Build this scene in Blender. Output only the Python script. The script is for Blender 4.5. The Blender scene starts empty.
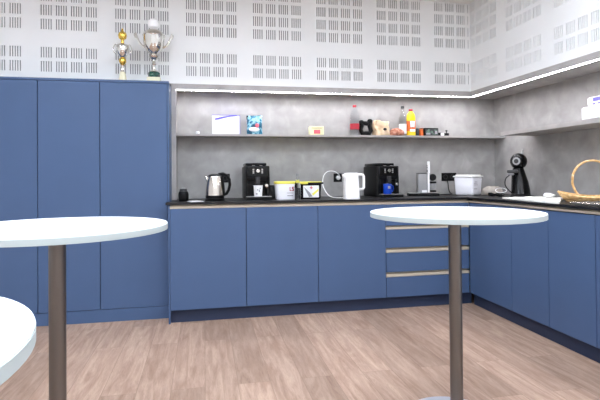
import bpy, bmesh, math, random
from mathutils import Vector, Matrix, noise
random.seed(7)
S = bpy.context.scene
COL = S.collection
PI = math.pi

# ------------------------------------------------------------------ materials
def lin(c):
    return tuple((v/255/12.92 if v/255 <= .04045 else ((v/255+.055)/1.055)**2.4) for v in c)+(1,)

def mat(name, rgb, rough=.5, metal=0., var=.04, scale=12., spec=.5, trans=0., ior=1.45, alpha=1., coat=0., stretch=None, bump=0.):
    m = bpy.data.materials.new(name); m.use_nodes = True
    nt = m.node_tree; b = nt.nodes['Principled BSDF']
    b.inputs['Roughness'].default_value = rough; b.inputs['Metallic'].default_value = metal
    b.inputs['Specular IOR Level'].default_value = spec
    b.inputs['Transmission Weight'].default_value = trans; b.inputs['IOR'].default_value = ior
    b.inputs['Alpha'].default_value = alpha; b.inputs['Coat Weight'].default_value = coat
    tc = nt.nodes.new('ShaderNodeTexCoord'); mp = nt.nodes.new('ShaderNodeMapping')
    if stretch: mp.inputs['Scale'].default_value = stretch
    nz = nt.nodes.new('ShaderNodeTexNoise'); nz.inputs['Scale'].default_value = scale; nz.inputs['Detail'].default_value = 4
    rp = nt.nodes.new('ShaderNodeValToRGB')
    c = lin(rgb)
    rp.color_ramp.elements[0].position = .3; rp.color_ramp.elements[1].position = .7
    rp.color_ramp.elements[0].color = tuple(v*(1-var) for v in c[:3])+(1,)
    rp.color_ramp.elements[1].color = tuple(min(1, v*(1+var)) for v in c[:3])+(1,)
    L = nt.links.new
    L(tc.outputs['Object'], mp.inputs[0]); L(mp.outputs[0], nz.inputs['Vector'])
    L(nz.outputs['Fac'], rp.inputs[0]); L(rp.outputs[0], b.inputs['Base Color'])
    if bump:
        bp = nt.nodes.new('ShaderNodeBump'); bp.inputs['Strength'].default_value = bump; bp.inputs['Distance'].default_value = .01
        L(nz.outputs['Fac'], bp.inputs['Height']); L(bp.outputs[0], b.inputs['Normal'])
    return m

def ramp_mat(name, stops, scale, rough=.5, detail=6, stretch=None, distort=0., spec=.5):
    """mottled surface: noise through a colour ramp"""
    m = mat(name, (128,128,128), rough, spec=spec, scale=scale, stretch=stretch)
    nt = m.node_tree
    rp = [n for n in nt.nodes if n.type == 'VALTORGB'][0]; nz = [n for n in nt.nodes if n.type == 'TEX_NOISE'][0]
    nz.inputs['Detail'].default_value = detail; nz.inputs['Distortion'].default_value = distort
    cr = rp.color_ramp
    while len(cr.elements) > 1: cr.elements.remove(cr.elements[-1])
    cr.elements[0].position = stops[0][0]; cr.elements[0].color = lin(stops[0][1])
    for p, c in stops[1:]:
        e = cr.elements.new(p); e.color = lin(c)
    return m

def emit(name, rgb, s):
    m = bpy.data.materials.new(name); m.use_nodes = True
    nt = m.node_tree; nt.nodes.remove(nt.nodes['Principled BSDF'])
    e = nt.nodes.new('ShaderNodeEmission'); e.inputs[0].default_value = lin(rgb); e.inputs[1].default_value = s
    nt.links.new(e.outputs[0], nt.nodes['Material Output'].inputs[0]); return m

def floor_mat():
    m = mat('oak_planks', (190,165,155), .5, spec=.3)
    nt = m.node_tree; N = nt.nodes.new; L = nt.links.new; b = nt.nodes['Principled BSDF']
    tc = N('ShaderNodeTexCoord'); sep = N('ShaderNodeSeparateXYZ'); com = N('ShaderNodeCombineXYZ')
    L(tc.outputs['Object'], sep.inputs[0]); L(sep.outputs[1], com.inputs[0]); L(sep.outputs[0], com.inputs[1])
    br = N('ShaderNodeTexBrick'); br.offset = .37; br.offset_frequency = 2
    br.inputs['Scale'].default_value = 1; br.inputs['Brick Width'].default_value = 1.22; br.inputs['Row Height'].default_value = .182
    br.inputs['Mortar Size'].default_value = .0012; br.inputs['Mortar Smooth'].default_value = .3; br.inputs['Bias'].default_value = 0
    br.inputs['Color1'].default_value = (0,0,0,1); br.inputs['Color2'].default_value = (1,1,1,1); br.inputs['Mortar'].default_value = (.35,.35,.35,1)
    L(com.outputs[0], br.inputs['Vector'])
    # grain, shifted per plank
    add = N('ShaderNodeVectorMath'); add.operation = 'MULTIPLY_ADD'
    sc = N('ShaderNodeVectorMath'); sc.operation = 'MULTIPLY'; sc.inputs[1].default_value = (7.3,3.1,5.7)
    L(br.outputs['Color'], sc.inputs[0]); add.inputs[1].default_value = (1.3,11,1)
    L(com.outputs[0], add.inputs[0]); L(sc.outputs[0], add.inputs[2])
    g = N('ShaderNodeTexNoise'); g.inputs['Scale'].default_value = 1.6; g.inputs['Detail'].default_value = 5; g.inputs['Distortion'].default_value = 1.6
    L(add.outputs[0], g.inputs['Vector'])
    wv = N('ShaderNodeTexNoise'); wv.inputs['Scale'].default_value = 7; wv.inputs['Detail'].default_value = 3; wv.inputs['Distortion'].default_value = 2.5
    L(add.outputs[0], wv.inputs['Vector'])
    r1 = N('ShaderNodeValToRGB'); e = r1.color_ramp.elements
    e[0].position = .28; e[0].color = lin(FL0); e[1].position = .72; e[1].color = lin(FL1)
    L(g.outputs['Fac'], r1.inputs[0])
    r2 = N('ShaderNodeValToRGB'); e = r2.color_ramp.elements
    e[0].position = .36; e[0].color = (.78,.77,.76,1); e[1].position = .55; e[1].color = (1,1,1,1)
    L(wv.outputs['Fac'], r2.inputs[0])
    r3 = N('ShaderNodeValToRGB'); e = r3.color_ramp.elements
    e[0].color = (.76,.75,.75,1); e[1].color = (1.06,1.06,1.07,1)
    L(br.outputs['Color'], r3.inputs[0])
    m1 = N('ShaderNodeMixRGB'); m1.blend_type = 'MULTIPLY'; m1.inputs[0].default_value = .6
    m2 = N('ShaderNodeMixRGB'); m2.blend_type = 'MULTIPLY'; m2.inputs[0].default_value = 1
    L(r1.outputs[0], m1.inputs[1]); L(r2.outputs[0], m1.inputs[2]); L(m1.outputs[0], m2.inputs[1]); L(r3.outputs[0], m2.inputs[2])
    m3 = N('ShaderNodeMixRGB'); m3.blend_type = 'MULTIPLY'; m3.inputs[2].default_value = (.62,.58,.55,1)
    L(br.outputs['Fac'], m3.inputs[0]); L(m2.outputs[0], m3.inputs[1]); L(m3.outputs[0], b.inputs['Base Color'])
    return m

FL0, FL1 = (162,132,113), (198,171,151)
M = {}
M['floor'] = floor_mat()
M['white_wall'] = mat('white_paint', (240,241,240), .75, var=.012, scale=3)
M['felt'] = mat('grey_felt', (146,145,148), .95, var=.1, scale=60)
M['ceiling'] = mat('ceiling_paint', (238,237,234), .8, var=.01)
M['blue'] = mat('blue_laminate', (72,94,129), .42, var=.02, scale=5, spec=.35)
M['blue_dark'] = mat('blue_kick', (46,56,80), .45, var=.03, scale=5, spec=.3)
M['carcass'] = mat('dark_carcass', (14,18,28), .8)
M['concrete'] = ramp_mat('concrete_laminate', [(.25,(150,148,145)), (.45,(161,159,156)), (.6,(169,167,164)), (.78,(184,182,180))], 7.5, .55, 7, distort=.4, spec=.3)
M['concrete_edge'] = ramp_mat('concrete_edge', [(.3,(160,156,153)), (.7,(180,175,172))], 9, .5)
M['worktop'] = mat('black_worktop', (20,18,20), .42, var=.15, scale=60, spec=.4)
M['channel'] = mat('champagne_aluminium', (203,192,172), .45, metal=.25, var=.03)
M['table_white'] = mat('white_laminate', (238,243,246), .4, var=.01, spec=.4)
M['table_edge'] = mat('pale_edge_band', (176,187,187), .5, var=.01)
M['steel_pole'] = mat('brushed_steel', (112,107,103), .38, metal=.85, var=.06, scale=30, stretch=(1,1,.03))
M['base_plate'] = mat('pale_metal_base', (196,198,208), .4, metal=.3)
M['steel'] = mat('polished_steel', (214,208,200), .22, metal=1., var=.03, stretch=(1,1,.05), scale=40)
M['silver'] = mat('silver_plate', (226,224,218), .12, metal=1., var=.02)
M['gold'] = mat('gold_plate', (226,190,92), .2, metal=.9, var=.04)
M['alu'] = mat('aluminium', (190,188,186), .35, metal=.8)
M['black'] = mat('black_plastic', (9,9,10), .4, var=.1, spec=.25)
M['black_gloss'] = mat('black_gloss', (7,7,8), .2, var=.1, spec=.3)
M['charcoal'] = mat('charcoal_plastic', (42,42,44), .5)
M['white_plastic'] = mat('white_plastic', (250,250,249), .4, var=.01)
M['white_paper'] = mat('white_paper', (240,240,240), .8, var=.02)
M['bucket'] = mat('bucket_plastic', (247,247,252), .4, var=.01)
M['grey_print'] = mat('grey_print', (150,150,154), .6)
M['grey_plastic'] = mat('grey_plastic', (150,150,150), .4)
M['yellow'] = mat('yellow_lid', (240,232,100), .4, var=.03)
M['red'] = mat('red_print', (168,38,52), .5)
M['pink'] = mat('pink_print', (214,96,110), .5)
M['blue_print'] = mat('violet_blue_print', (104,98,214), .5)
M['blue_mug'] = mat('cobalt_glaze', (22,72,190), .2, coat=.4, var=.08)
M['teal'] = ramp_mat('teal_foil', [(.36,(8,58,84)), (.46,(28,104,132)), (.54,(150,200,212)), (.6,(30,110,140)), (.7,(10,66,96))], 17, .3)
M['kraft'] = ramp_mat('kraft_paper', [(.3,(176,148,116)), (.5,(206,182,150)), (.7,(222,202,174))], 16, .85)
M['brown_pack'] = ramp_mat('russet_pack', [(.35,(118,64,48)), (.5,(170,106,82)), (.68,(200,150,126))], 34, .5)
M['wicker'] = ramp_mat('wicker', [(.3,(196,150,92)), (.5,(222,182,124)), (.72,(240,212,164))], 40, .6)
M['cloth'] = mat('white_cloth', (244,242,234), .95, var=.02, scale=25)
M['green_marble'] = ramp_mat('green_marble', [(.35,(12,44,36)), (.6,(30,80,66)), (.75,(120,150,140))], 30, .2)
M['cream'] = mat('cream_stone', (226,220,190), .4, var=.05)
M['pet'] = mat('clear_plastic', (246,250,253), .06, trans=1., ior=1.08, var=.0)
M['glass'] = mat('clear_glass', (248,251,251), .03, trans=1., ior=1.12, var=.0)
M['plastic_film'] = mat('clear_film', (236,226,214), .25, trans=.45, ior=1.1, bump=.6, scale=30)
M['juice'] = ramp_mat('juice', [(.3,(236,190,20)), (.6,(246,220,60))], 8, .2)
M['orange'] = mat('orange_label', (220,108,48), .5)
M['green_box'] = ramp_mat('printed_dark_card', [(.3,(32,34,36)), (.5,(60,62,66)), (.62,(96,130,110)), (.75,(40,40,44))], 40, .5)
M['pale_yellow'] = mat('pale_yellow', (244,240,190), .5)
M['led'] = emit('led_diffuser', (250,247,255), 62)
M['led_right'] = emit('led_diffuser_right', (250,247,255), 88)
M['lamp'] = emit('lamp_diffuser', (229,239,253), 34)

# ------------------------------------------------------------------ mesh builder
class B:
    def __init__(s): s.bm = bmesh.new()
    def _xf(s, vs, mx):
        if mx is not None: bmesh.ops.transform(s.bm, matrix=mx, verts=vs)
    def box(s, x0, y0, z0, x1, y1, z1, bev=0., mx=None, seg=1, taper=None):
        r = bmesh.ops.create_cube(s.bm, size=1); vs = r['verts']
        bmesh.ops.transform(s.bm, matrix=Matrix.Translation(((x0+x1)/2,(y0+y1)/2,(z0+z1)/2)) @ Matrix.Diagonal((abs(x1-x0),abs(y1-y0),abs(z1-z0),1)), verts=vs)
        if taper:   # bottom narrower
            cx, cy = (x0+x1)/2, (y0+y1)/2
            for v in vs:
                if v.co.z < (z0+z1)/2: v.co.x = cx+(v.co.x-cx)*taper; v.co.y = cy+(v.co.y-cy)*taper
        if bev:
            es = list({e for v in vs for e in v.link_edges})
            r = bmesh.ops.bevel(s.bm, geom=es, offset=bev, segments=seg, affect='EDGES', profile=.5)
            vs = list({v for f in r['faces'] for v in f.verts} | {v for v in vs if v.is_valid})
        s._xf(vs, mx); return s
    def lathe(s, prof, c=(0,0,0), seg=28, mx=None):
        rings = []
        allv = []
        for r, z in prof:
            if r < 1e-5:
                v = s.bm.verts.new((c[0],c[1],c[2]+z)); rings.append([v])
            else:
                rings.append([s.bm.verts.new((c[0]+r*math.cos(2*PI*i/seg), c[1]+r*math.sin(2*PI*i/seg), c[2]+z)) for i in range(seg)])
            allv += rings[-1]
        s._rings(rings); s._xf(allv, mx); return s
    def _rings(s, rings, cap=True):
        for a, b in zip(rings, rings[1:]):
            if len(a) == 1 and len(b) == 1: continue
            n = max(len(a), len(b))
            for i in range(n):
                j = (i+1) % n
                if len(a) == 1: f = [a[0], b[j], b[i]][::-1]
                elif len(b) == 1: f = [a[i], a[j], b[0]]
                else: f = [a[i], a[j], b[j], b[i]]
                try: s.bm.faces.new(f)
                except ValueError: pass
        if cap:
            for r, fl in ((rings[0], True), (rings[-1], False)):
                if len(r) > 2:
                    try: s.bm.faces.new(r[::-1] if fl else r)
                    except ValueError: pass
    def loft(s, secs, seg=24, power=2., mx=None):
        """secs: (cx,cy,z,rx,ry) superellipse rings stacked in z"""
        rings = []; allv = []
        for cx, cy, z, rx, ry in secs:
            ring = []
            for i in range(seg):
                t = 2*PI*i/seg; ct, st = math.cos(t), math.sin(t)
                ring.append(s.bm.verts.new((cx+rx*math.copysign(abs(ct)**(2/power), ct), cy+ry*math.copysign(abs(st)**(2/power), st), z)))
            rings.append(ring); allv += ring
        s._rings(rings); s._xf(allv, mx); return s
    def tube(s, pts, r, seg=8, closed=False, flat=1.):
        pts = [Vector(p) for p in pts]; n = len(pts); rings = []
        up = None
        for i, p in enumerate(pts):
            if closed: t = pts[(i+1) % n]-pts[i-1]
            else: t = pts[min(i+1, n-1)]-pts[max(i-1, 0)]
            t.normalize()
            if up is None: up = Vector((0,0,1)) if abs(t.z) < .9 else Vector((1,0,0))
            a = (up-t*up.dot(t)).normalized(); b = t.cross(a); up = a
            rr = r(i/(n-1)) if callable(r) else r
            rings.append([s.bm.verts.new(p+a*rr*math.cos(2*PI*k/seg)+b*rr*flat*math.sin(2*PI*k/seg)) for k in range(seg)])
        if closed: s._rings(rings+[rings[0]], cap=False)
        else: s._rings(rings)
        return s
    def prism(s, poly, z0, z1, mx=None):
        a = [s.bm.verts.new((x,y,z0)) for x, y in poly]; b = [s.bm.verts.new((x,y,z1)) for x, y in poly]
        s._rings([a, b]); s._xf(a+b, mx); return s
    def ball(s, c, rx, ry=None, rz=None, u=18, v=12):
        ry = ry or rx; rz = rz or rx
        r = bmesh.ops.create_uvsphere(s.bm, u_segments=u, v_segments=v, radius=1)
        bmesh.ops.transform(s.bm, matrix=Matrix.Translation(c) @ Matrix.Diagonal((rx,ry,rz,1)), verts=r['verts']); return s
    def crumple(s, amt, freq, seed=0, keep_floor=True):
        for v in s.bm.verts:
            d = noise.noise_vector(v.co*freq+Vector((seed*3.7, seed*1.3, seed)))
            z = v.co.z; v.co += d*amt
            if keep_floor and z < 1e-4: v.co.z = z
            if keep_floor and v.co.z < 0: v.co.z = 0
        return s
    def sub(s, cuts=3):
        bmesh.ops.subdivide_edges(s.bm, edges=list(s.bm.edges), cuts=cuts, use_grid_fill=True); return s
    def build(s, name, m, parent=None, smooth=True, ang=38, loc=None, rz=0):
        bmesh.ops.recalc_face_normals(s.bm, faces=list(s.bm.faces))
        me = bpy.data.meshes.new(name); s.bm.to_mesh(me); s.bm.free()
        me.materials.append(M[m] if isinstance(m, str) else m)
        if smooth:
            for p in me.polygons: p.use_smooth = True
            me.set_sharp_from_angle(angle=math.radians(ang))
        o = bpy.data.objects.new(name, me); COL.objects.link(o)
        if parent: o.parent = parent
        if loc: o.location = loc; o.rotation_euler.z = rz
        return o

def tag(o, label, cat, group=None):
    o['label'] = label; o['category'] = cat
    if group: o['group'] = group
    return o
def thing(name, label, cat, loc=(0,0,0), rz=0, group=None):
    o = bpy.data.objects.new(name, None); COL.objects.link(o); o.empty_display_size = .05
    o.location = loc; o.rotation_euler.z = rz
    return tag(o, label, cat, group)
def struct(name, b, m, parent=None, **k):
    o = b.build(name, m, parent, **k)
    if not parent: o['kind'] = 'structure'
    return o
def copy_thing(o, loc, rz, label, parent=None):
    c = o.copy(); COL.objects.link(c)
    if parent: c.parent = parent
    else: c.location = loc; c.rotation_euler.z = rz; c['label'] = label
    for ch in list(o.children): copy_thing(ch, None, None, None, c)
    return c
RX90 = Matrix.Rotation(PI/2, 4, 'X')      # z axis -> -y
RY90 = Matrix.Rotation(PI/2, 4, 'Y')      # z axis -> +x
T = lambda x, y, z: Matrix.Translation((x, y, z))

# ------------------------------------------------------------------ key dimensions (metres)
XR = 2.3232                # right-hand base fronts
WX, WY = 2.640, .4767      # acoustic wall planes
BX, BY = 3.03, .68         # recess back planes
CZ = .957                  # worktop height
CEIL = 2.878
FASC0, FASC1 = 1.947, 1.992
XL = -.277                 # left end of the recess
XW, YF = -3.4, -6.4        # far room walls
YE = -2.26                 # end of the right-hand run

# ------------------------------------------------------------------ shell
struct('floor', B().box(XW-.1, YF-.1, -.05, BX+.1, BY+.1, 0), 'floor', smooth=False)
struct('ceiling', B().box(XW-.1, YF-.1, CEIL, BX+.1, BY+.1, CEIL+.05), 'ceiling', smooth=False)

def acoustic(name, u0, u1, z0, z1, starts, put, depth_dir):
    """perforated board: groups of 4 x 4 blocks, each of five upright slots cut through the board"""
    zrows = []
    z = 2.829+.045
    for top in (2.874, 2.754, 2.634, 2.514, 2.274, 2.154):
        zrows.append((top-.09, top))
    us = [u0]; holes_u = set()
    for g in starts:
        for k in range(4):
            for i in range(5):
                a = g+.12*k+.0195*i; b_ = a+.0075
                if a > u0+.005 and b_ < u1-.005: us += [a, b_]
    us = sorted(us+[u1]); zs = sorted([z0, z1]+[v for r in zrows for v in r if z0 < v < z1])
    bm = B(); vv = {}
    def V(i, j, d=0):
        if (i,j,d) not in vv: vv[(i,j,d)] = bm.bm.verts.new(put(us[i], zs[j], d))
        return vv[(i,j,d)]
    for i in range(len(us)-1):
        for j in range(len(zs)-1):
            hole = i % 2 == 1 and any(abs(zs[j]-a) < 1e-6 for a, b_ in zrows)
            if not hole: bm.bm.faces.new([V(i,j), V(i+1,j), V(i+1,j+1), V(i,j+1)])
            else:
                q = [(i,j), (i+1,j), (i+1,j+1), (i,j+1)]
                for a, b_ in zip(q, q[1:]+q[:1]):
                    bm.bm.faces.new([V(*a), V(*b_), V(*b_, 1), V(*a, 1)])
    return bm
D_ = .007
wb = acoustic('wall_back', XW, WX, FASC1, CEIL, [-1.345+.6*k for k in range(-3, 7)], lambda u, z, d: (u, WY+d*D_, z), 1)
wall_back = struct('wall_back', wb, 'white_wall', smooth=False)
struct('acoustic_backing', B().box(XW, WY+.045, FASC1, BX+.1, WY+.05, CEIL), 'felt', wall_back, smooth=False)
struct('lower_panel', B().box(XW, WY, 0, -.29, WY+.03, FASC1), 'white_wall', wall_back, smooth=False)
# right wall runs along -y; u = -y
wr = acoustic('wall_right', -WY, -YF, FASC1, CEIL, [-.49+.005+.6*k for k in range(0, 12)], lambda u, z, d: (WX+d*D_, -u, z), 1)
wall_right = struct('wall_right', wr, 'white_wall', smooth=False)
struct('acoustic_backing', B().box(WX+.045, YF, FASC1, WX+.05, WY+.045, CEIL), 'felt', wall_right, smooth=False)
struct('lower_panel', B().box(WX, YF, 0, WX+.4, YE-.04, FASC1), 'white_wall', wall_right, smooth=False)
struct('wall_left', B().box(XW-.06, YF, 0, XW, BY, CEIL), 'white_wall', smooth=False)
struct('wall_front', B().box(XW, YF-.06, 0, BX, YF, CEIL), 'white_wall', smooth=False)
# recess behind the worktop
struct('wall_recess_back', B().box(XL, BY, 0, BX, BY+.03, 1.995), 'concrete', smooth=False)
struct('wall_recess_right', B().box(BX, YE-.04, 0, BX+.03, BY+.03, 1.995), 'concrete', smooth=False)
struct('wall_recess_left', B().box(XL, WY-.0005, CZ, -.238, BY, 1.95), 'concrete_edge', smooth=False)
struct('ceiling_recess', B().box(XL, WY+.02, 1.953, BX, BY, 1.97).box(WX+.02, YE-.04, 1.953, BX, WY+.02, 1.97), 'concrete', smooth=False)
struct('trim_1', B().box(XL, WY-.001, FASC0, WX+.04, WY+.04, FASC1-.0005), 'concrete_edge', smooth=False)
struct('trim_2', B().box(WX-.001, YE-.04, FASC0, WX+.04, WY-.001, FASC1-.0005), 'concrete_edge', smooth=False)

# light strip under the recess edge
def led(label, box_prof, box_dif, lip, m='led'):
    t = thing('light_strip', label, 'light strip', (0,0,0))
    B().box(*box_prof).box(*lip).build('profile', 'alu', t, smooth=False)
    B().box(*box_dif).build('diffuser', m, t, smooth=False)
led('bright white light strip along the long back edge over the shelf', (-.238, WY+.0245, 1.937, WX+.0245, WY+.032, FASC0+.005), (-.238, WY+.0015, 1.9385, WX+.0015, WY+.024, FASC0-.0002), (-.238, WY-.0015, 1.938, WX-.0015, WY+.001, FASC0-.0002))
led('bright white light strip over the right-hand worktop, under the slotted right wall', (WX+.0245, YE-.02, 1.937, WX+.032, WY+.0245, FASC0+.005), (WX+.0015, YE-.02, 1.9385, WX+.024, WY+.0015, FASC0-.0002), (WX-.0015, YE-.02, 1.938, WX+.001, WY+.001, FASC0-.0002), 'led_right')

# ------------------------------------------------------------------ cabinets
def tall_unit(xs, label, end=None):
    x0, x1 = xs[0], xs[-1]; yf = .175; top = 1.954
    t = thing('tall_cabinet', label, 'cabinet', ((x0+x1)/2, yf, 0), group='tall blue cupboards')
    ox, oy = (x0+x1)/2, yf
    B().box(x0-ox, .021, .1, x1-ox, WY-.002-oy, top-.02).build('body', 'carcass', t, smooth=False)
    B().box(x0-ox, 0, top-.018, (end or x1)-ox, WY-.002-oy, top).build('top_panel', 'blue', t, smooth=False)
    B().box(x0-ox, .004, 0, x1-ox, .02, .1).build('plinth', 'blue', t, smooth=False)
    for a, b in zip(xs, xs[1:]):
        B().box(a+.0028-ox, 0, .104, b-.0028-ox, .02, top-.022, .0012).build('door', 'blue', t, smooth=False)
    if end: B().box(x1-ox, -.002, 0, end-ox, WY-.002-oy, top-.018, .001).build('end_panel', 'blue', t, smooth=False)
tall_unit([-1.28, -.818, -.291], 'tall blue two-door cupboard standing under the two trophies', end=-.2785)
tall_unit([-2.26, -1.77, -1.28], 'tall blue cupboard cut off by the left edge of the photo')

GZ = .906      # top of the fronts
def base_unit(along, label, fronts, kind='cabinet', drawers=False, end=False, corner=False, name='base_cabinet'):
    """along: (axis, a, b) axis 'x' = back run facing -y, 'y' = right run facing -x.  local frame: u along, v into the wall"""
    axis, a, b = along
    w = abs(b-a); depth = .62
    if axis == 'x': loc, rz = (a, 0, 0), 0
    else: loc, rz = (XR, a, 0), -PI/2      # local +x -> -y, local +y -> +x
    t = thing(name, label, kind, loc, rz, group='blue base units under the worktop')
    d = depth
    B().box(.0005, .045, .1, w-.0005, d, .936).build('body', 'carcass', t, smooth=False)
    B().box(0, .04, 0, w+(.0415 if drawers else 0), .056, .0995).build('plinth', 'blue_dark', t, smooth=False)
    # C-shaped grip channel under the worktop
    def chan(z0, z1, u0=0., u1=w):
        return B().box(u0, .001, z0, u1, .04, z0+.004).box(u0, .034, z0+.004, u1, .04, z1).box(u0, .001, z0, u1, .004, z0+min(.026,(z1-z0)*.62)).build('grip_channel', 'channel', t, smooth=False)
    chan(GZ+.002, .9385)
    if drawers:
        zs = [(.731-.008, GZ), (.531, .688), (.322, .487), (.106, .277)]
        for k, (z0, z1) in enumerate(zs):
            B().box(.0022, 0, z0, w-.0022, .02, z1, .001).build('drawer_front', 'blue', t, smooth=False)
            if k: chan(z1+.002, zs[k-1][0]-.002, .002, w-.002)
    else:
        for u0, u1 in fronts:
            B().box(u0+.0024, 0, .106, u1-.0024, .02, GZ, .001).build('door', 'blue', t, smooth=False)
    if end: B().box(-.0145, 0, 0, 0, d, .9385, .001).build('end_panel', 'blue', t, smooth=False)
    return t
base_unit(('x', -.2635, .3365), 'blue base cabinet at the left end, below the steel kettle', [(0,.6)], end=True)
base_unit(('x', .3365, .9365), 'blue base cabinet below the coffee machine and yellow-lidded tubs', [(0,.6)])
base_unit(('x', .9365, 1.5365), 'blue base cabinet below the white kettle, just left of the drawers', [(0,.6)])
base_unit(('x', 1.5365, 2.3215), 'blue base unit of four wide drawers with champagne grips', None, 'drawers', drawers=True, name='drawer_cabinet')
base_unit(('y', 0, -.603), 'blue corner base cabinet right of the drawers, on the right run', [(.002,.603)])
base_unit(('y', -.603, -1.424), 'blue two-door base cabinet under the white cloth', [(0,.411), (.411,.821)])
base_unit(('y', -1.424, YE+.02), 'blue base cabinet at the right edge of the photo, below the basket tray', [(0,.41), (.41,.816)])

# worktop: one L-shaped slab
o = tag(B().prism([(-.296,-.02), (XR-.02,-.02), (XR-.02,YE), (BX-.001,YE), (BX-.001,BY-.001), (-.275,BY-.001), (-.275,.17), (-.296,.17)], .9395, CZ).build('worktop', 'worktop', smooth=False),
        'long black L-shaped worktop with thin edge over the blue base units', 'worktop')
# shelves
t = thing('wall_shelf', 'long grey shelf with pale edge across the back recess', 'shelf', (0,0,0))
B().box(-.237, .492, 1.529, BX-.002, BY-.001, 1.547).build('board', 'concrete', t, smooth=False)
B().box(-.237, .489, 1.528, 2.712, .492, 1.5475).build('front_edge', 'concrete_edge', t, smooth=False)
t = thing('wall_shelf', 'grey shelf on the right-hand wall holding white packs', 'shelf', (0,0,0))
B().box(2.687, YE-.02, 1.513, BX-.001, .05, 1.5465).build('board', 'concrete', t, smooth=False)
B().box(2.682, YE-.02, 1.512, 2.687, .052, 1.547).build('front_edge', 'concrete_edge', t, smooth=False)

# ------------------------------------------------------------------ bar tables
def table(loc, h, label, dx=0.):
    t = thing('bar_table', label, 'table', loc, group='round white standing tables')
    R = .4
    B().lathe([(0,h-.003), (R-.0015,h-.003), (R-.0015,h), (0,h)], seg=96).build('tabletop', 'table_white', t)
    B().lathe([(0,h-.024), (R-.001,h-.024), (R,h-.023), (R,h-.0035), (R-.001,h-.003), (0,h-.003)], seg=96).build('edge_band', 'table_edge', t)
    B().lathe([(0,.012), (.03,.012), (.03,h-.024), (0,h-.024)], seg=32).build('column', 'steel_pole', t)
    B().lathe([(0,h-.03), (.11,h-.03), (.11,h-.024), (0,h-.024)], seg=32).build('mounting_plate', 'base_plate', t)
    B().lathe([(0,0), (.22,0), (.22,.006), (.21,.009), (.05,.014), (.04,.03), (0,.03)], c=(dx,0,0), seg=64).build('base', 'base_plate', t)
    return t
table((1.176,-1.828,0), .983, 'round white standing table in front of the drawers', -.02)
table((-.54,-2.0,0), .983, 'round white standing table in front of the tall cupboards')
table((-.62,-3.32,0), .955, 'nearest white standing table, cut off at the bottom left corner')

# ------------------------------------------------------------------ trophies on the tall cabinet
TZ = 1.954
t = thing('trophy', 'slender gold and silver trophy, the smaller one on the tall cupboard', 'trophy', (-.66,.3,TZ))
B().lathe([(0,0), (.042,0), (.04,.012), (.032,.03), (.025,.07), (.02,.09), (0,.09)], seg=8).build('plinth', 'cream', t, smooth=False)
B().lathe([(0,.09), (.02,.09), (.014,.1), (.013,.13), (.02,.145), (.012,.155), (0,.155)], seg=20).build('stem', 'silver', t)
B().lathe([(0,.15), (.016,.152), (.028,.17), (.03,.185), (.026,.2), (.014,.212), (0,.212)], seg=20).build('lower_knop', 'gold', t)
B().lathe([(0,.21), (.02,.212), (.04,.235), (.053,.27), (.056,.3), (.05,.315), (.03,.325), (0,.328)], seg=24).build('cup', 'silver', t)
for s in (-1, 1):
    B().tube([(s*(.05+.022*math.sin(a)), 0, .282-.04*math.cos(a)) for a in [PI*k/8 for k in range(9)]], .0045, 6).build('handle', 'silver', t)
B().lathe([(0,.327), (.014,.328), (.012,.352), (.016,.362), (.03,.372), (.036,.394), (.03,.417), (.014,.428), (.008,.44), (.008,.452), (0,.458)], seg=20).build('finial', 'gold', t)
t = thing('trophy', 'large silver two-handled trophy cup with green marble base', 'trophy', (-.407,.3,TZ)); t.scale = (1.06,1.06,1.07)
B().box(-.052,-.045,0,.052,.045,.045,.003).build('plinth', 'cream', t)
B().lathe([(0,.045), (.046,.045), (.046,.085), (.042,.09), (0,.09)], seg=8).build('marble_base', 'green_marble', t, smooth=False)
B().lathe([(0,.09), (.036,.09), (.03,.1), (.014,.115), (.012,.14), (.02,.152), (.013,.165), (.012,.185), (.035,.2), (.042,.215), (.03,.23), (0,.232)], seg=24).build('stem', 'silver', t)
B().lathe([(0,.23), (.03,.232), (.055,.255), (.075,.29), (.084,.335), (.085,.37), (.09,.378), (.085,.385), (0,.388)], seg=32).build('cup', 'silver', t)
for s in (-1, 1):
    pts = [(s*(.06+.015*k), 0, .285+.004*k*k) for k in range(3)]
    pts = [(s*.07,0,.285), (s*.095,0,.30), (s*.118,0,.33), (s*.13,0,.365), (s*.142,0,.395), (s*.148,0,.385), (s*.138,0,.36)]
    B().tube(pts, .0095, 8).build('handle', 'silver', t)
B().lathe([(0,.387), (.082,.387), (.074,.405), (.05,.42), (.02,.428), (0,.43)], seg=32).build('lid', 'silver', t)
B().lathe([(0,.428), (.02,.43), (.04,.445), (.046,.47), (.04,.498), (.022,.512), (0,.516)], seg=24).build('finial', 'white_plastic', t)

# ------------------------------------------------------------------ things on the back worktop
t = thing('canister', 'small rounded black canister at the left end of the worktop', 'canister', (-.168,.235,CZ))
B().lathe([(0,0), (.036,0), (.041,.01), (.043,.05), (.041,.07), (.034,.082), (0,.083)]).build('body', 'black', t)
B().lathe([(0,.082), (.03,.083), (.031,.095), (.026,.104), (0,.104)]).build('lid', 'charcoal', t)
B().tube([(-.016,-.012,.1), (-.012,-.012,.111), (.012,-.012,.111), (.016,-.012,.1)], .003, 6).build('loop', 'alu', t)
b = B().box(-.052,-.05,0,.052,.05,.004); b.sub(4)
for v in b.bm.verts: v.co.z += .006*max(0, noise.noise(v.co*22)) if v.co.z > .001 else 0
tag(b.build('paper_napkin', 'white_paper', loc=(-.07,.12,CZ), rz=.4), 'white paper napkin lying beside the steel kettle', 'napkin')

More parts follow.
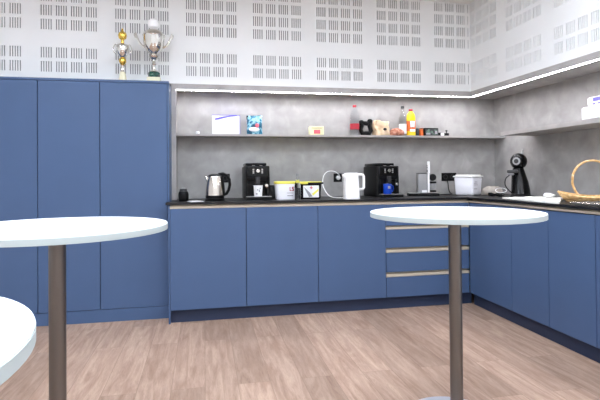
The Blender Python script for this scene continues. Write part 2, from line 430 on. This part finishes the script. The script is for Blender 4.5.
t = thing('electric_kettle', 'brushed steel electric kettle with black curved handle', 'kettle', (.092,.2,CZ), -.15)
B().lathe([(0,0), (.082,0), (.084,.012), (.076,.02), (0,.021)]).build('power_base', 'black', t)
B().lathe([(0,.021), (.078,.022), (.079,.045), (.077,.047), (0,.047)]).build('collar', 'black', t)
B().lathe([(0,.046), (.077,.047), (.075,.09), (.067,.15), (.058,.2), (.056,.205), (0,.205)], seg=40).build('body', 'steel', t)
B().lathe([(0,.204), (.056,.205), (.052,.217), (.03,.226), (0,.228)]).build('lid', 'charcoal', t)
B().loft([(-.056,0,.165,.012,.02), (-.066,0,.19,.014,.022), (-.074,0,.207,.012,.016)], 14).build('spout', 'steel', t)
pts = [(.03,0,.222), (.07,0,.228), (.1,0,.214), (.122,0,.178), (.126,0,.135), (.116,0,.09), (.098,0,.06), (.074,0,.05)]
B().tube(pts, .013, 10, flat=1.2).build('handle', 'black', t)
B().loft([(.073,0,.05,.014,.012), (.068,0,.12,.014,.012), (.056,0,.2,.018,.012)], 12).build('handle_spine', 'black', t)

# sockets on the recess wall
def socket(x, z, n, label):
    t = thing('wall_socket', label, 'socket', (x, BY, z))
    w = .0405*n+.002
    B().box(-w,-.009,-.042,w,-.0005,.042,.003).build('plate', 'black', t)
    for k in range(n):
        cx = (k-(n-1)/2)*.079
        B().lathe([(.02,0), (.024,0), (.024,.004), (.02,.004), (.019,-.004), (0,-.004)], mx=T(cx,-.0085,0) @ RX90).build('insert', 'charcoal', t)
socket(.2, 1.145, 1, 'black wall socket behind the handle of the steel kettle')
socket(1.302, 1.139, 1, 'black wall socket with a white plug, beside the white kettle')
socket(2.497, 1.136, 2, 'black double wall socket beside the white bucket')

def coffee_machine(label, loc, rz, s=1.):
    t = thing('coffee_machine', label, 'coffee machine', loc, rz)
    t.scale = (s, s, s)
    w = .106
    B().box(-w,.03,0,w,.37,.295,.012,seg=2).box(-w,0,.165,w,.04,.295,.01,seg=2).box(-w,.0,.0,-w+.022,.05,.2,.004).box(w-.03,.0,.0,w,.05,.2,.004).build('body', 'black', t)
    B().box(-w+.008,.06,.296,w-.02,.36,.322,.008,seg=2).build('hopper_lid', 'black_gloss', t)
    B().box(-w+.02,-.003,.2,w-.02,.002,.285,.002).build('control_panel', 'black_gloss', t)
    B().lathe([(0,0), (.018,0), (.018,.012), (.015,.016), (0,.016)], mx=T(.002,-.003,.25) @ RX90).build('dial', 'silver', t)
    for sx in (-.037, .039):
        for k in range(3):
            B().box(sx-.007,-.006,.228+k*.015,sx+.007,-.002,.238+k*.015,.001).build('button', 'alu', t)
    for sx in (-.035, .03):
        B().box(sx-.012,.004,.2955,sx+.012,.012,.2985).build('badge', 'alu', t)
    B().box(-.02,-.018,.135,.02,.035,.2,.005).box(-.016,-.014,.132,-.006,.0,.137).box(.006,-.014,.132,.016,.0,.137).build('spout', 'charcoal', t)
    B().lathe([(0,0), (.013,0), (.013,.018), (0,.02)], mx=T(.076,-.001,.122) @ RX90).build('steam_knob', 'silver', t)
    B().box(-w,-.07,0,w+.012,.03,.026,.004).build('drip_tray', 'black', t)
    g = B().box(-w+.004,-.068,.0265,w+.008,.028,.03)
    for k in range(9): g.box(-w+.015+k*.024,-.06,.03,-w+.022+k*.024,.02,.0315)
    g.build('drip_grille', 'alu', t)
    return t
coffee_machine('black coffee machine with a white cup, left of the yellow-lidded tubs', (.461,.25,CZ), 0)
coffee_machine('black coffee machine with a blue mug, right of the white kettle', (1.675,.27,CZ), .06, .98)
t = thing('paper_cup', 'white paper cup with grey print under the coffee spout', 'cup', (.459,.205,CZ+.0318))
B().lathe([(0,0), (.034,0), (.039,.088), (.041,.09), (.041,.093), (.036,.093), (.032,.006), (0,.006)]).build('cup', 'white_paper', t)
b = B()
for (x0, z0, x1, z1) in ((-.012,.05,-.004,.062), (.002,.036,.01,.058), (-.024,.016,-.01,.028), (.008,.066,.018,.072)):
    b.box(x0,-.0395,z0,x1,-.033,z1)
b.build('print', 'grey_print', t)
t = thing('mug', 'cobalt blue mug on the drip tray of the right coffee machine', 'mug', (1.64,.215,CZ+.0312))
B().lathe([(0,0), (.036,0), (.038,.004), (.039,.09), (.037,.092), (.035,.088), (.034,.008), (0,.008)]).build('cup', 'blue_mug', t)
B().tube([(.037,.004,.075), (.056,.012,.072), (.062,.014,.048), (.053,.011,.024), (.037,.004,.02)], .005, 8).build('handle', 'blue_mug', t)
B().box(-.01,-.0405,.05,.012,-.036,.074,.002).build('print', 'grey_print', t)

t = thing('box', 'small dark canister squeezed between coffee machine and yellow-lidded tub', 'canister', (.612,.42,CZ))
B().box(-.03,-.03,0,.03,.03,.11,.008,seg=2).build('body', 'charcoal', t)
B().box(-.031,-.031,.11,.031,.031,.122,.005).build('lid', 'black', t)

# tubs
t = thing('food_tub', 'white food tub with yellow lid and red lettering', 'tub', (.708,.25,CZ))
B().loft([(0,0,0,.086,.075), (0,0,.01,.09,.078), (0,0,.135,.097,.085)], 40, 4).build('body', 'bucket', t)
B().loft([(0,0,.135,.101,.089), (0,0,.15,.103,.091), (0,0,.157,.099,.087)], 40, 4).build('lid', 'yellow', t)
b = B()     # bold red block letters on the front
zz = .075
for x0, z0, x1, z1 in ((.02,zz,.026,zz+.034), (.02,zz,.036,zz+.007), (.04,zz,.058,zz+.007), (.052,zz,.058,zz+.02), (.04,zz+.014,.058,zz+.02), (.04,zz+.014,.046,zz+.034), (.04,zz+.028,.06,zz+.034)):
    b.box(x0,-.0835,z0,x1,-.07,z1)
b.build('lettering', 'red', t)
B().box(-.005,-.0815,.054,.05,-.07,.058).box(.0,-.0805,.03,.05,-.07,.036).build('small_print', 'grey_print', t)
t = thing('food_tub', 'black food tub with yellow lid and white printed label', 'tub', (.921,.26,CZ))
B().loft([(0,0,0,.09,.07), (0,0,.01,.094,.074), (0,0,.132,.1,.08)], 40, 5).build('body', 'black_gloss', t)
B().loft([(0,0,.132,.104,.084), (0,0,.148,.106,.086), (0,0,.152,.101,.082)], 40, 5).build('lid', 'yellow', t)
B().box(-.03,-.0885,.13,.108,-.07,.146,.001).build('lid_clip', 'black', t)
lab = B().box(-.07,-.0815,.014,.07,-.068,.118,.001).build('label', 'white_paper', t)
B().box(-.004,-.0825,.086,.004,-.08,.112).box(-.013,-.0825,.095,.013,-.08,.103).build('cross', 'pink', lab)
B().prism([(.018,-.06), (.064,-.02), (.064,.0), (.004,-.045)], .0815, .0825, mx=T(0,0,.09) @ RX90).build('stripe', 'yellow', lab)
B().prism([(-.066,.02), (-.02,-.07), (.012,-.066), (-.014,-.03)], .0815, .0825, mx=T(0,0,.088) @ RX90).build('printed_figure', 'grey_print', lab)  # dark figure printed in grey on the label

t = thing('glass_bottle', 'small clear glass bottle with grey cap before the tubs', 'bottle', (.785,.1,CZ))
B().lathe([(0,0), (.025,0), (.026,.006), (.026,.125), (.02,.15), (.013,.168), (.0125,.205), (0,.205)], seg=24).build('body', 'glass', t)
B().lathe([(0,.008), (.0215,.008), (.0215,.1), (0,.1)], seg=20).build('contents', 'charcoal', t)
B().lathe([(0,.2), (.0155,.2), (.0155,.224), (0,.225)], seg=20).build('cap', 'grey_plastic', t)

t = thing('electric_kettle', 'white square-sided electric kettle with boxy loop handle', 'kettle', (1.25,.06,CZ))
B().loft([(0,0,0,.066,.06), (0,0,.006,.068,.062), (0,0,.018,.068,.062)], 40, 4).build('power_base', 'white_plastic', t)
B().loft([(0,0,.02,.066,.06), (-.001,0,.1,.063,.057), (-.003,0,.21,.058,.052)], 40, 4).build('body', 'white_plastic', t)
B().loft([(-.003,0,.21,.057,.051), (-.003,0,.222,.055,.049), (-.003,0,.226,.05,.044)], 40, 4).build('lid', 'white_plastic', t)
B().tube([(.045,0,.208), (.085,0,.21), (.104,0,.207), (.112,0,.195), (.113,0,.15), (.112,0,.098), (.104,0,.086), (.085,0,.083), (.055,0,.083)], .012, 10, flat=1.1).build('handle', 'white_plastic', t)
B().loft([(-.058,0,.175,.008,.018), (-.068,0,.2,.012,.022), (-.074,0,.214,.01,.018)], 14).build('spout', 'white_plastic', t)

t = thing('power_cable', 'white cable looping from wall socket to white kettle', 'cable', (0,0,0))
pts = [(1.302,.63,1.139), (1.296,.6,1.165), (1.24,.57,1.2), (1.17,.55,1.2), (1.125,.53,1.165), (1.105,.5,1.11), (1.1,.45,1.05), (1.12,.36,.985), (1.15,.28,.964), (1.215,.2,.962), (1.24,.126,.964)]
def smooth_pts(p, n=6):
    p = [Vector(q) for q in p]; out = []
    for i in range(len(p)-1):
        a, b, c, d = p[max(i-1,0)], p[i], p[i+1], p[min(i+2,len(p)-1)]
        for k in range(n):
            u = k/n
            out.append(.5*((2*b)+(c-a)*u+(2*a-5*b+4*c-d)*u*u+(3*b-a-3*c+d)*u**3))
    return out+[p[-1]]
B().tube(smooth_pts(pts), .0042, 8).build('cord', 'white_plastic', t)
B().lathe([(0,0), (.021,0), (.022,.02), (.018,.034), (0,.038)], mx=T(1.302,BY-.0085,1.139) @ RX90).build('plug', 'white_plastic', t)

# silver pod machine seen from its side
t = thing('pod_machine', 'slim silver pod coffee machine with tall white lever plate', 'coffee machine', (2.11,.42,CZ), -.3)
B().box(-.17,-.09,0,.12,.1,.024,.006).build('drip_base', 'black', t)
B().box(-.165,-.085,.0245,-.06,.06,.03,.002).build('drip_grille', 'alu', t)
B().box(-.075,-.05,.025,.015,.09,.214,.006,seg=2).build('body', 'grey_plastic', t)
B().box(-.075,-.052,.2145,.012,.09,.22,.002).build('top_plate', 'charcoal', t)
B().box(.014,-.062,.03,.032,.07,.215,.003).box(.014,-.062,.215,.036,-.03,.332,.003).build('front_plate', 'white_plastic', t)
B().box(.009,-.056,.23,.0145,-.036,.25).box(.009,-.056,.265,.0145,-.036,.28).box(.009,-.056,.287,.0145,-.036,.295).build('lever_grip', 'charcoal', t)
B().lathe([(0,0), (.03,0), (.034,.012), (.034,.05), (.028,.06), (0,.06)], mx=T(.067,.02,.178) @ RX90).build('brew_dial', 'black', t)
B().box(.032,-.05,.12,.098,.03,.138,.006).build('bracket', 'black', t)
B().lathe([(0,.06), (.026,.062), (.034,.085), (.034,.105), (.03,.12), (0,.12)], c=(.066,-.01,0)).build('pod_holder', 'grey_plastic', t)
B().box(.033,-.05,.036,.096,.03,.054,.006).build('cup_rest', 'black', t)
B().box(-.04,-.0535,.032,.008,-.049,.056).build('sticker', 'white_paper', t)

# cable of the double socket
tag(B().tube(smooth_pts([(2.47,BY-.01,1.112), (2.472,BY-.03,1.07), (2.482,BY-.02,1.02), (2.492,BY-.03,.975), (2.48,.58,.962), (2.4,.52,.962), (2.3,.48,.962)]), .004, 8).build('power_cable', 'black'),
    'thin black cable hanging from the double wall socket', 'cable')

t = thing('bucket', 'square white plastic bucket with lid in the corner', 'bucket', (2.535,.37,CZ), math.radians(32))
B().box(-.1,-.1,0,.1,.1,.178,.02,seg=3,taper=.9).build('body', 'bucket', t)
B().box(-.108,-.108,.176,.108,.108,.19,.012,seg=2).box(-.09,-.09,.188,.09,.09,.2,.006).build('lid', 'white_plastic', t)
B().tube([(.107,-.06,.178), (.114,-.05,.16), (.118,-.02,.125), (.119,0,.118), (.118,.02,.125), (.114,.05,.16), (.107,.06,.178)], .003, 6).build('handle', 'alu', t)
b = B()
for z0, z1, a, c in ((.062,.066,-.07,-.02), (.1,.103,-.075,.0), (.128,.132,-.06,-.01), (.115,.118,-.075,-.01)): b.box(a,-.1,z0,c,-.09,z1)
b.build('print', 'grey_print', t)

b = B().loft([(0,0,0,.1,.06), (0,0,.03,.105,.062), (0,0,.06,.085,.05), (.01,0,.082,.05,.03)], 26, 2.4); b.sub(1); b.crumple(.014, 24, 3)
tag(b.build('plastic_bag', 'plastic_film', loc=(2.83,.42,CZ), rz=-.5), 'crumpled clear plastic bag in the worktop corner behind the black cable', 'bag')
t = thing('power_cable', 'coiled black and white cable in front of the round-headed coffee machine', 'cable', (2.62,.0,CZ+.006), -.6)
for r, z, dx, m in ((.05,.006,-.02,'black'), (.042,.014,-.03,'black'), (.06,.012,-.015,'black'), (.046,.03,.02,'white_plastic')):
    B().tube([(dx+r*math.cos(a), .8*r*math.sin(a), z+(.02+.02*math.sin(a) if m != 'black' else .008*math.sin(2*a)) ) for a in [2*PI*k/28 for k in range(28)]], .0055 if m == 'black' else .0035, 8, closed=True).build('coil', m, t)
B().box(-.09,-.03,0,-.05,.01,.03,.006).build('plug', 'black', t)

# round-headed pod machine
t = thing('pod_machine', 'black pod coffee machine with round head and grey dial', 'coffee machine', (2.685,-.2,CZ), math.radians(-35)); t.scale = (1.05,1.05,1.08)
B().loft([(.012,0,0,.078,.09), (.012,0,.012,.08,.092), (.008,.01,.03,.07,.08)], 28).build('base', 'black', t)
B().loft([(.012,.02,.02,.075,.08), (.012,.03,.06,.073,.075), (.008,.035,.12,.066,.066), (.0,.035,.18,.055,.055), (-.004,.03,.235,.042,.045)], 28).build('body', 'black_gloss', t)
b = B().box(-.09,-.09,.195,-.005,.03,.222,.01,seg=2); b.build('brew_arm', 'charcoal', t)
B().box(-.085,-.08,.178,-.035,-.01,.196,.006).build('nozzle', 'grey_plastic', t)
B().ball((0,.02,.29), .066, .066, .066, 28, 18).build('head', 'black_gloss', t)
mx = T(0,.02,.29) @ Matrix.Rotation(math.radians(-16), 4, 'Z') @ RX90
B().lathe([(0,.058), (.03,.058), (.032,.062), (.03,.066), (0,.066)], mx=mx).build('dial', 'grey_plastic', t)
B().lathe([(.014,.066), (.018,.066), (.018,.069), (.014,.069)], mx=mx).build('dial_ring', 'charcoal', t)
B().lathe([(.03,.056), (.038,.05), (.04,.056), (.034,.064), (.03,.064)], mx=mx).build('bezel', 'black', t)
B().tube([(.022,.03,.345), (.03,.03,.37), (.036,.03,.388)], .007, 8).build('lever', 'alu', t)
B().tube(smooth_pts([(-.07,-.02,.18), (-.1,-.02,.15), (-.105,-.01,.1), (-.08,0,.06), (-.05,0,.03)]), .004, 8).build('hose', 'black', t)

# cloth, tray and basket on the right run
b = B()
nu, nv = 22, 16
A, Bq, Cq, Dq = Vector((2.40,-.38)), Vector((2.318,-1.13)), Vector((2.74,-.66)), Vector((2.82,-.3))
gr = [[None]*(nv+1) for _ in range(nu+1)]
for i in range(nu+1):
    for j in range(nv+1):
        u, v = i/nu, j/nv
        p = (A*(1-u)+Bq*u)*(1-v)+(Dq*(1-u)+Cq*u)*v
        n1 = noise.noise(Vector((p.x*7, p.y*5, 1)))
        gr[i][j] = b.bm.verts.new((p.x+.008*n1, p.y+.01*n1, CZ+.013+.016*max(-.3, noise.noise(Vector((p.x*9+3, p.y*9, 2))))*(1 if 0 < i < nu and 0 < j < nv else .3)))
for i in range(nu):
    for j in range(nv): b.bm.faces.new([gr[i][j], gr[i+1][j], gr[i+1][j+1], gr[i][j+1]])
r = bmesh.ops.extrude_face_region(b.bm, geom=list(b.bm.faces))
for v in [g for g in r['geom'] if isinstance(g, bmesh.types.BMVert)]: v.co.z = CZ+.0008
tag(b.build('dish_towel', 'cloth', ang=80), 'white cloth spread along the front of the right worktop', 'towel')
b = B().ball((0,0,.016), .046, .036, .019, 20, 14); b.crumple(.011, 30, 5); 
tag(b.build('paper_towel', 'white_paper', loc=(2.60,-.68,CZ+.018), rz=.3, ang=60), 'crumpled white paper lump lying on the white cloth', 'paper')

t = thing('tray', 'dark steel tray at the right edge of the photo beside the basket', 'tray', (2.63,-1.465,CZ), 0)
B().box(-.27,-.28,0,.24,.28,.008,.004).build('plate', 'alu', t)
b = B()
b.tube([(-.27,-.28,.012), (-.27,.28,.012), (.24,.28,.012), (.24,-.28,.012)], .006, 8, closed=True)
b.build('rim', 'steel', t)
t = thing('spoon', 'small steel spoon lying on the dark steel tray', 'spoon', (2.47,-1.23,CZ+.0095), 1.2)
B().tube([(-.02,0,.004), (.05,0,.006), (.12,0,.004)], .004, 8).build('handle', 'steel', t)
B().ball((-.04,0,.005), .026, .017, .0055).build('bowl', 'steel', t)

t = thing('wicker_basket', 'shallow oval wicker basket with tall hoop handle', 'basket', (2.715,-.985,CZ+.0005), math.radians(-42))
# boat-shaped woven bowl: rows of canes between stakes
ax, ay = .215, .15
def rim_z(a): return .034+(.055 if math.cos(a) > 0 else .034)*math.cos(a)**2
b = B()
for k in range(9):
    f = k/8; s_ = .78+.22*f**.8
    pts = []
    for i in range(56):
        a = 2*PI*i/56
        wob = .0025*(1 if (i+k) % 2 else -1)
        pts.append(((ax*s_+wob)*math.cos(a), (ay*s_+wob)*math.sin(a), .006+(rim_z(a)-.012)*f))
    b.tube(pts, .0045, 6, closed=True)
b.build('woven_side', 'wicker', t)
B().lathe([(0,0), (.79,0), (.79,.008), (0,.008)], seg=40, mx=Matrix.Diagonal((ax,ay,1,1))).build('bottom', 'wicker', t)
b = B()
for i in range(28):
    a = 2*PI*i/28
    b.tube([(ax*.78*math.cos(a), ay*.78*math.sin(a), .004), (ax*.91*math.cos(a), ay*.91*math.sin(a), rim_z(a)*.5), (ax*math.cos(a), ay*math.sin(a), rim_z(a))], .0028, 5)
b.build('stakes', 'wicker', t)
B().tube([(ax*1.02*math.cos(a), ay*1.02*math.sin(a), rim_z(a)+.002) for a in [2*PI*k/48 for k in range(48)]], .008, 8, closed=True).build('rim', 'wicker', t)
b = B()
hp = [(-.005+.124*math.sin(math.radians(d)), .0, .152+.142*math.cos(math.radians(d))) for d in range(-150, 151, 6)]
b.tube(hp, .0075, 8)
b.tube([(x+.004*math.sin(i*1.3), .004*math.cos(i*1.3), z) for i, (x, y, z) in enumerate(hp)], .006, 6)
b.build('handle', 'wicker', t)

# ------------------------------------------------------------------ things on the back shelf
SZ, SY = 1.5478, .575
t = thing('carton', 'flat white carton with violet-blue swoosh on the shelf', 'box', (.205,SY,SZ))
B().box(-.126,-.03,0,.126,.03,.178,.003).build('body', 'white_paper', t)
B().box(-.1265,-.0305,.174,.1275,.0305,.1795).box(.1235,-.0305,0,.1275,.0305,.174).build('edging', 'blue_print', t)
b = B(); sp = [(-.1,.132), (-.06,.138), (-.02,.15), (.03,.162), (.1,.17)]
b.prism([(x,z) for x, z in sp]+[(x,z+.02*(1-abs(i-1.2)/4)) for i, (x, z) in reversed(list(enumerate(sp)))], .03, .0312, mx=RX90)
b.build('swoosh', 'blue_print', t)
def snack_bag(w, h, d):
    b = B(); secs = []
    for k in range(13):
        f = k/12
        th = d*math.sin(PI*min(max(f,0.05),.97))**.55 if 0 < k < 12 else .004
        if k == 0: th = d*.55
        wd = w*(1-.06*math.sin(PI*f))
        secs.append((0,0,h*f,wd/2,max(th/2,.003)))
    b.loft(secs, 28, 2.6); 
    for v in b.bm.verts:
        if v.co.z > h*.7: v.co.z += (abs(v.co.x)/(w/2)*.03-.016)*(v.co.z-h*.7)/(h*.3)
    b.crumple(.007, 28, 2); return b
t = thing('snack_bag', 'shiny teal snack bag standing on the shelf', 'bag', (.47,SY,SZ), .1)
snack_bag(.15,.17,.075).build('bag', 'teal', t)
b = B().ball((.018,-.033,.085), .02, .009, .02); b.build('red_badge', 'pink', t)
b = B().ball((-.01,-.03,.05), .05, .012, .022); b.build('pale_panel', 'white_paper', t)
B().box(-.075,-.012,.14,-.058,.0,.178,.004).build('folded_corner', 'black', t)
t = thing('box', 'small pale yellow box with red print on the shelf', 'box', (1.063,SY,SZ), -.06)
B().box(-.068,-.045,0,.068,.045,.084,.004).build('body', 'pale_yellow', t)
B().box(-.035,-.02,.0845,.04,.02,.087).box(-.05,-.0465,.064,.05,-.044,.069).build('dark_strip', 'charcoal', t)
B().box(-.03,-.0465,.012,.032,-.044,.05).build('print', 'pink', t)
tag(B().loft([(0,0,0,.017,.017), (0,0,.022,.018,.018), (0,0,.03,.013,.013)], 18).build('bottle_cap', 'white_plastic', loc=(-.05,SY,SZ)), 'small white cap lying at the left end of the shelf', 'cap')
t = thing('water_bottle', 'clear plastic water bottle with red cap and red label', 'bottle', (1.45,SY,SZ))
B().lathe([(0,.004), (.03,0), (.042,.01), (.044,.05), (.041,.06), (.044,.07), (.044,.14), (.04,.15), (.044,.16), (.044,.19), (.036,.225), (.02,.255), (.014,.27), (.014,.285), (0,.285)], seg=28).build('body', 'pet', t)
B().lathe([(.0445,.062), (.0455,.063), (.0455,.115), (.0445,.116)], seg=28).build('label', 'red', t)
B().lathe([(0,.278), (.018,.278), (.018,.298), (0,.3)], seg=20).build('cap', 'red', t)
t = thing('cup_holder', 'black plastic holder with open middle beside the water bottle', 'holder', (1.563,SY,SZ), 0)
B().tube([(-.036,0,.025), (-.052,0,.06), (-.04,0,.095), (-.05,0,.13), (-.02,0,.125), (.02,0,.12), (.05,0,.135), (.04,0,.095), (.052,0,.05), (.035,0,.024), (0,0,.024)], .022, 10, closed=True, flat=1.3).build('frame', 'black', t)
for s in (-1, 1): B().ball((s*.043,0,.14+.006*s), .026, .03, .022).build('lobe', 'black', t)
b = B().box(-.08,-.05,0,.08,.05,.15,.01); b.sub(3)
for v in b.bm.verts:
    f = v.co.z/.15
    v.co.x = v.co.x*(1-.12*f)-.012*f; v.co.y *= 1-.35*f
    v.co.z *= 1+.12*noise.noise(Vector((v.co.x*18, 0, 4)))*f
for v in b.bm.verts:
    if v.co.z > .1: v.co.x += .016*(v.co.z-.1)/.05; v.co.z += .14*v.co.x*(v.co.z-.1)/.05*-1
b.crumple(.022, 20, 8)
t = thing('paper_bag', 'crumpled kraft paper bag beside the black holder', 'bag', (1.722,SY,SZ))
b.build('bag', 'kraft', t, ang=50)
B().ball((.022,-.05,.062), .018, .01, .014).build('dark_mark', 'charcoal', t)
b = B().loft([(0,0,0,.07,.045), (0,0,.02,.075,.05), (0,0,.05,.066,.042), (0,0,.068,.04,.025)], 28, 2.6); b.crumple(.008, 25, 9)
tag(b.build('snack_pack', 'brown_pack', loc=(1.862,SY-.05,SZ)), 'low russet brown packet slumped between paper bag and clear bottle', 'packet')
t = thing('glass_bottle', 'tall clear bottle with white label and dark cap on shelf', 'bottle', (1.95,SY,SZ))
B().lathe([(0,.004), (.03,0), (.037,.008), (.037,.15), (.03,.19), (.016,.23), (.014,.28), (0,.28)], seg=28).build('body', 'glass', t)
B().lathe([(.0375,.022), (.0385,.023), (.0385,.118), (.0375,.119)], seg=28).build('label', 'white_paper', t)
B().lathe([(0,.274), (.017,.274), (.017,.297), (0,.298)], seg=20).build('cap', 'charcoal', t)
t = thing('juice_bottle', 'yellow juice bottle with red cap on the shelf', 'bottle', (2.037,SY,SZ))
B().lathe([(0,.004), (.036,0), (.044,.01), (.044,.19), (.038,.215), (.022,.24), (.016,.248), (0,.25)], seg=28).build('body', 'juice', t)
B().lathe([(.0445,.05), (.0455,.051), (.0455,.15), (.0445,.151)], seg=28).build('label', 'orange', t)
B().box(-.026,-.047,.085,.02,-.04,.145,.003).box(-.03,-.047,.04,.026,-.04,.066,.003).build('label_print', 'white_paper', t)
B().lathe([(0,.244), (.019,.246), (.02,.268), (0,.27)], seg=20).build('cap', 'red', t)
tag(B().lathe([(0,0), (.018,0), (.019,.005), (.019,.06), (.015,.07), (.014,.074), (0,.074)], seg=20).build('jar', 'charcoal', loc=(2.1,SY-.01,SZ)), 'small dark jar right of the yellow juice bottle', 'jar')
t = thing('jar', 'small jar with orange label left of the dark printed box', 'jar', (2.143,SY-.01,SZ))
B().lathe([(0,0), (.019,0), (.02,.005), (.02,.066), (0,.068)], seg=20).build('body', 'orange', t)
B().lathe([(0,.067), (.02,.067), (.02,.079), (0,.08)], seg=20).build('lid', 'brown_pack', t)
t = thing('box', 'dark printed box lying on the shelf right of the jars', 'box', (2.24,SY,SZ))
B().box(-.074,-.04,0,.074,.04,.08,.003).build('body', 'black', t)
B().box(-.068,-.0415,.012,.066,-.039,.068).build('printed_panel', 'green_box', t)
B().box(-.06,-.0425,.012,-.015,-.04,.03).box(.035,-.0425,.02,.06,-.04,.05).build('pale_print', 'grey_print', t)
t = thing('tin', 'small black tin with white patch near the shelf end', 'tin', (2.352,SY,SZ))
B().box(-.035,-.03,0,.035,.03,.036,.005).build('body', 'black', t)
B().box(-.008,-.0315,.006,.026,-.029,.032).build('patch', 'white_paper', t)
t = thing('pot', 'tiny black pot with a knob, last thing on the back shelf', 'pot', (2.416,SY-.01,SZ))
B().lathe([(0,0), (.026,0), (.028,.01), (.026,.03), (0,.032)], seg=20).build('body', 'black', t)
B().lathe([(0,.03), (.005,.032), (.005,.048), (.012,.054), (.01,.062), (0,.064)], seg=16).build('knob', 'charcoal', t)
# ---- right shelf
t = thing('pack', 'white pack with blue print, lower one on the right shelf', 'pack', (2.87,-1.02,1.5473))
B().box(-.09,-.21,0,.09,.21,.105,.012,seg=2).build('body', 'white_paper', t)
b = B()
for k in range(5): b.box(-.0915,.0-.05*k-.005,.008,-.088,.03-.05*k,.02)
b.build('print', 'blue_print', t)
t = thing('pack', 'white and blue pack lying on top of the other pack', 'pack', (2.87,-1.06,1.6528))
B().box(-.085,-.2,0,.085,.2,.066,.014,seg=2).build('body', 'white_paper', t)
b = B().box(-.0865,-.19,.03,-.08,.14,.058)
for k in range(6): b.box(-.0865,.12-.05*k,.008,-.083,.145-.05*k,.018)
b.build('print', 'blue_print', t)

# ------------------------------------------------------------------ ceiling lamps (outside the picture)
LP = [(x, y) for y in (-1.55, -3.35, -5.15) for x in (-1.5, 0, 1.4)]
first = None
for x, y in LP:
    if first is None:
        first = thing('ceiling_light', 'square white ceiling light panel with thin frame', 'ceiling light', (x,y,CEIL), 0, 'ceiling light panels')
        B().box(-.3,-.3,-.012,.3,-.285,-.0005).box(-.3,.285,-.012,.3,.3,-.0005).box(-.3,-.285,-.012,-.285,.285,-.0005).box(.285,-.285,-.012,.3,.285,-.0005).build('frame', 'alu', first, smooth=False)
        B().box(-.285,-.285,-.008,.285,.285,-.0005).build('diffuser', 'lamp', first, smooth=False)
    else: copy_thing(first, (x,y,CEIL), 0, first['label'])

# ------------------------------------------------------------------ world, camera, view
w = bpy.data.worlds.new('world'); S.world = w; w.use_nodes = True
w.node_tree.nodes['Background'].inputs[0].default_value = (.9,.95,1,1); w.node_tree.nodes['Background'].inputs[1].default_value = .15
cam = bpy.data.objects.new('camera', bpy.data.cameras.new('camera')); COL.objects.link(cam); S.camera = cam
r, u, f = Vector((.980826,-.194672,-.009105)), Vector((.006699,-.013014,.999893)), Vector((.19477,.980782,.01146))
cam.matrix_world = Matrix(((r.x,u.x,-f.x,0), (r.y,u.y,-f.y,-3.964), (r.z,u.z,-f.z,1.1616), (0,0,0,1)))
cam.data.sensor_width = 36; cam.data.lens = 485.19/600*36
cam.data.shift_y = -29.82/600; cam.data.clip_start = .02
S.view_settings.view_transform = 'Standard'; S.view_settings.look = 'None'; S.view_settings.gamma = 1
S.view_settings.use_curve_mapping = False
S.view_settings.exposure = -.1
S.cycles.max_bounces = 10; S.cycles.diffuse_bounces = 6; S.cycles.transmission_bounces = 10
S.cycles.use_denoising = True
S.cycles.sample_clamp_indirect = 6
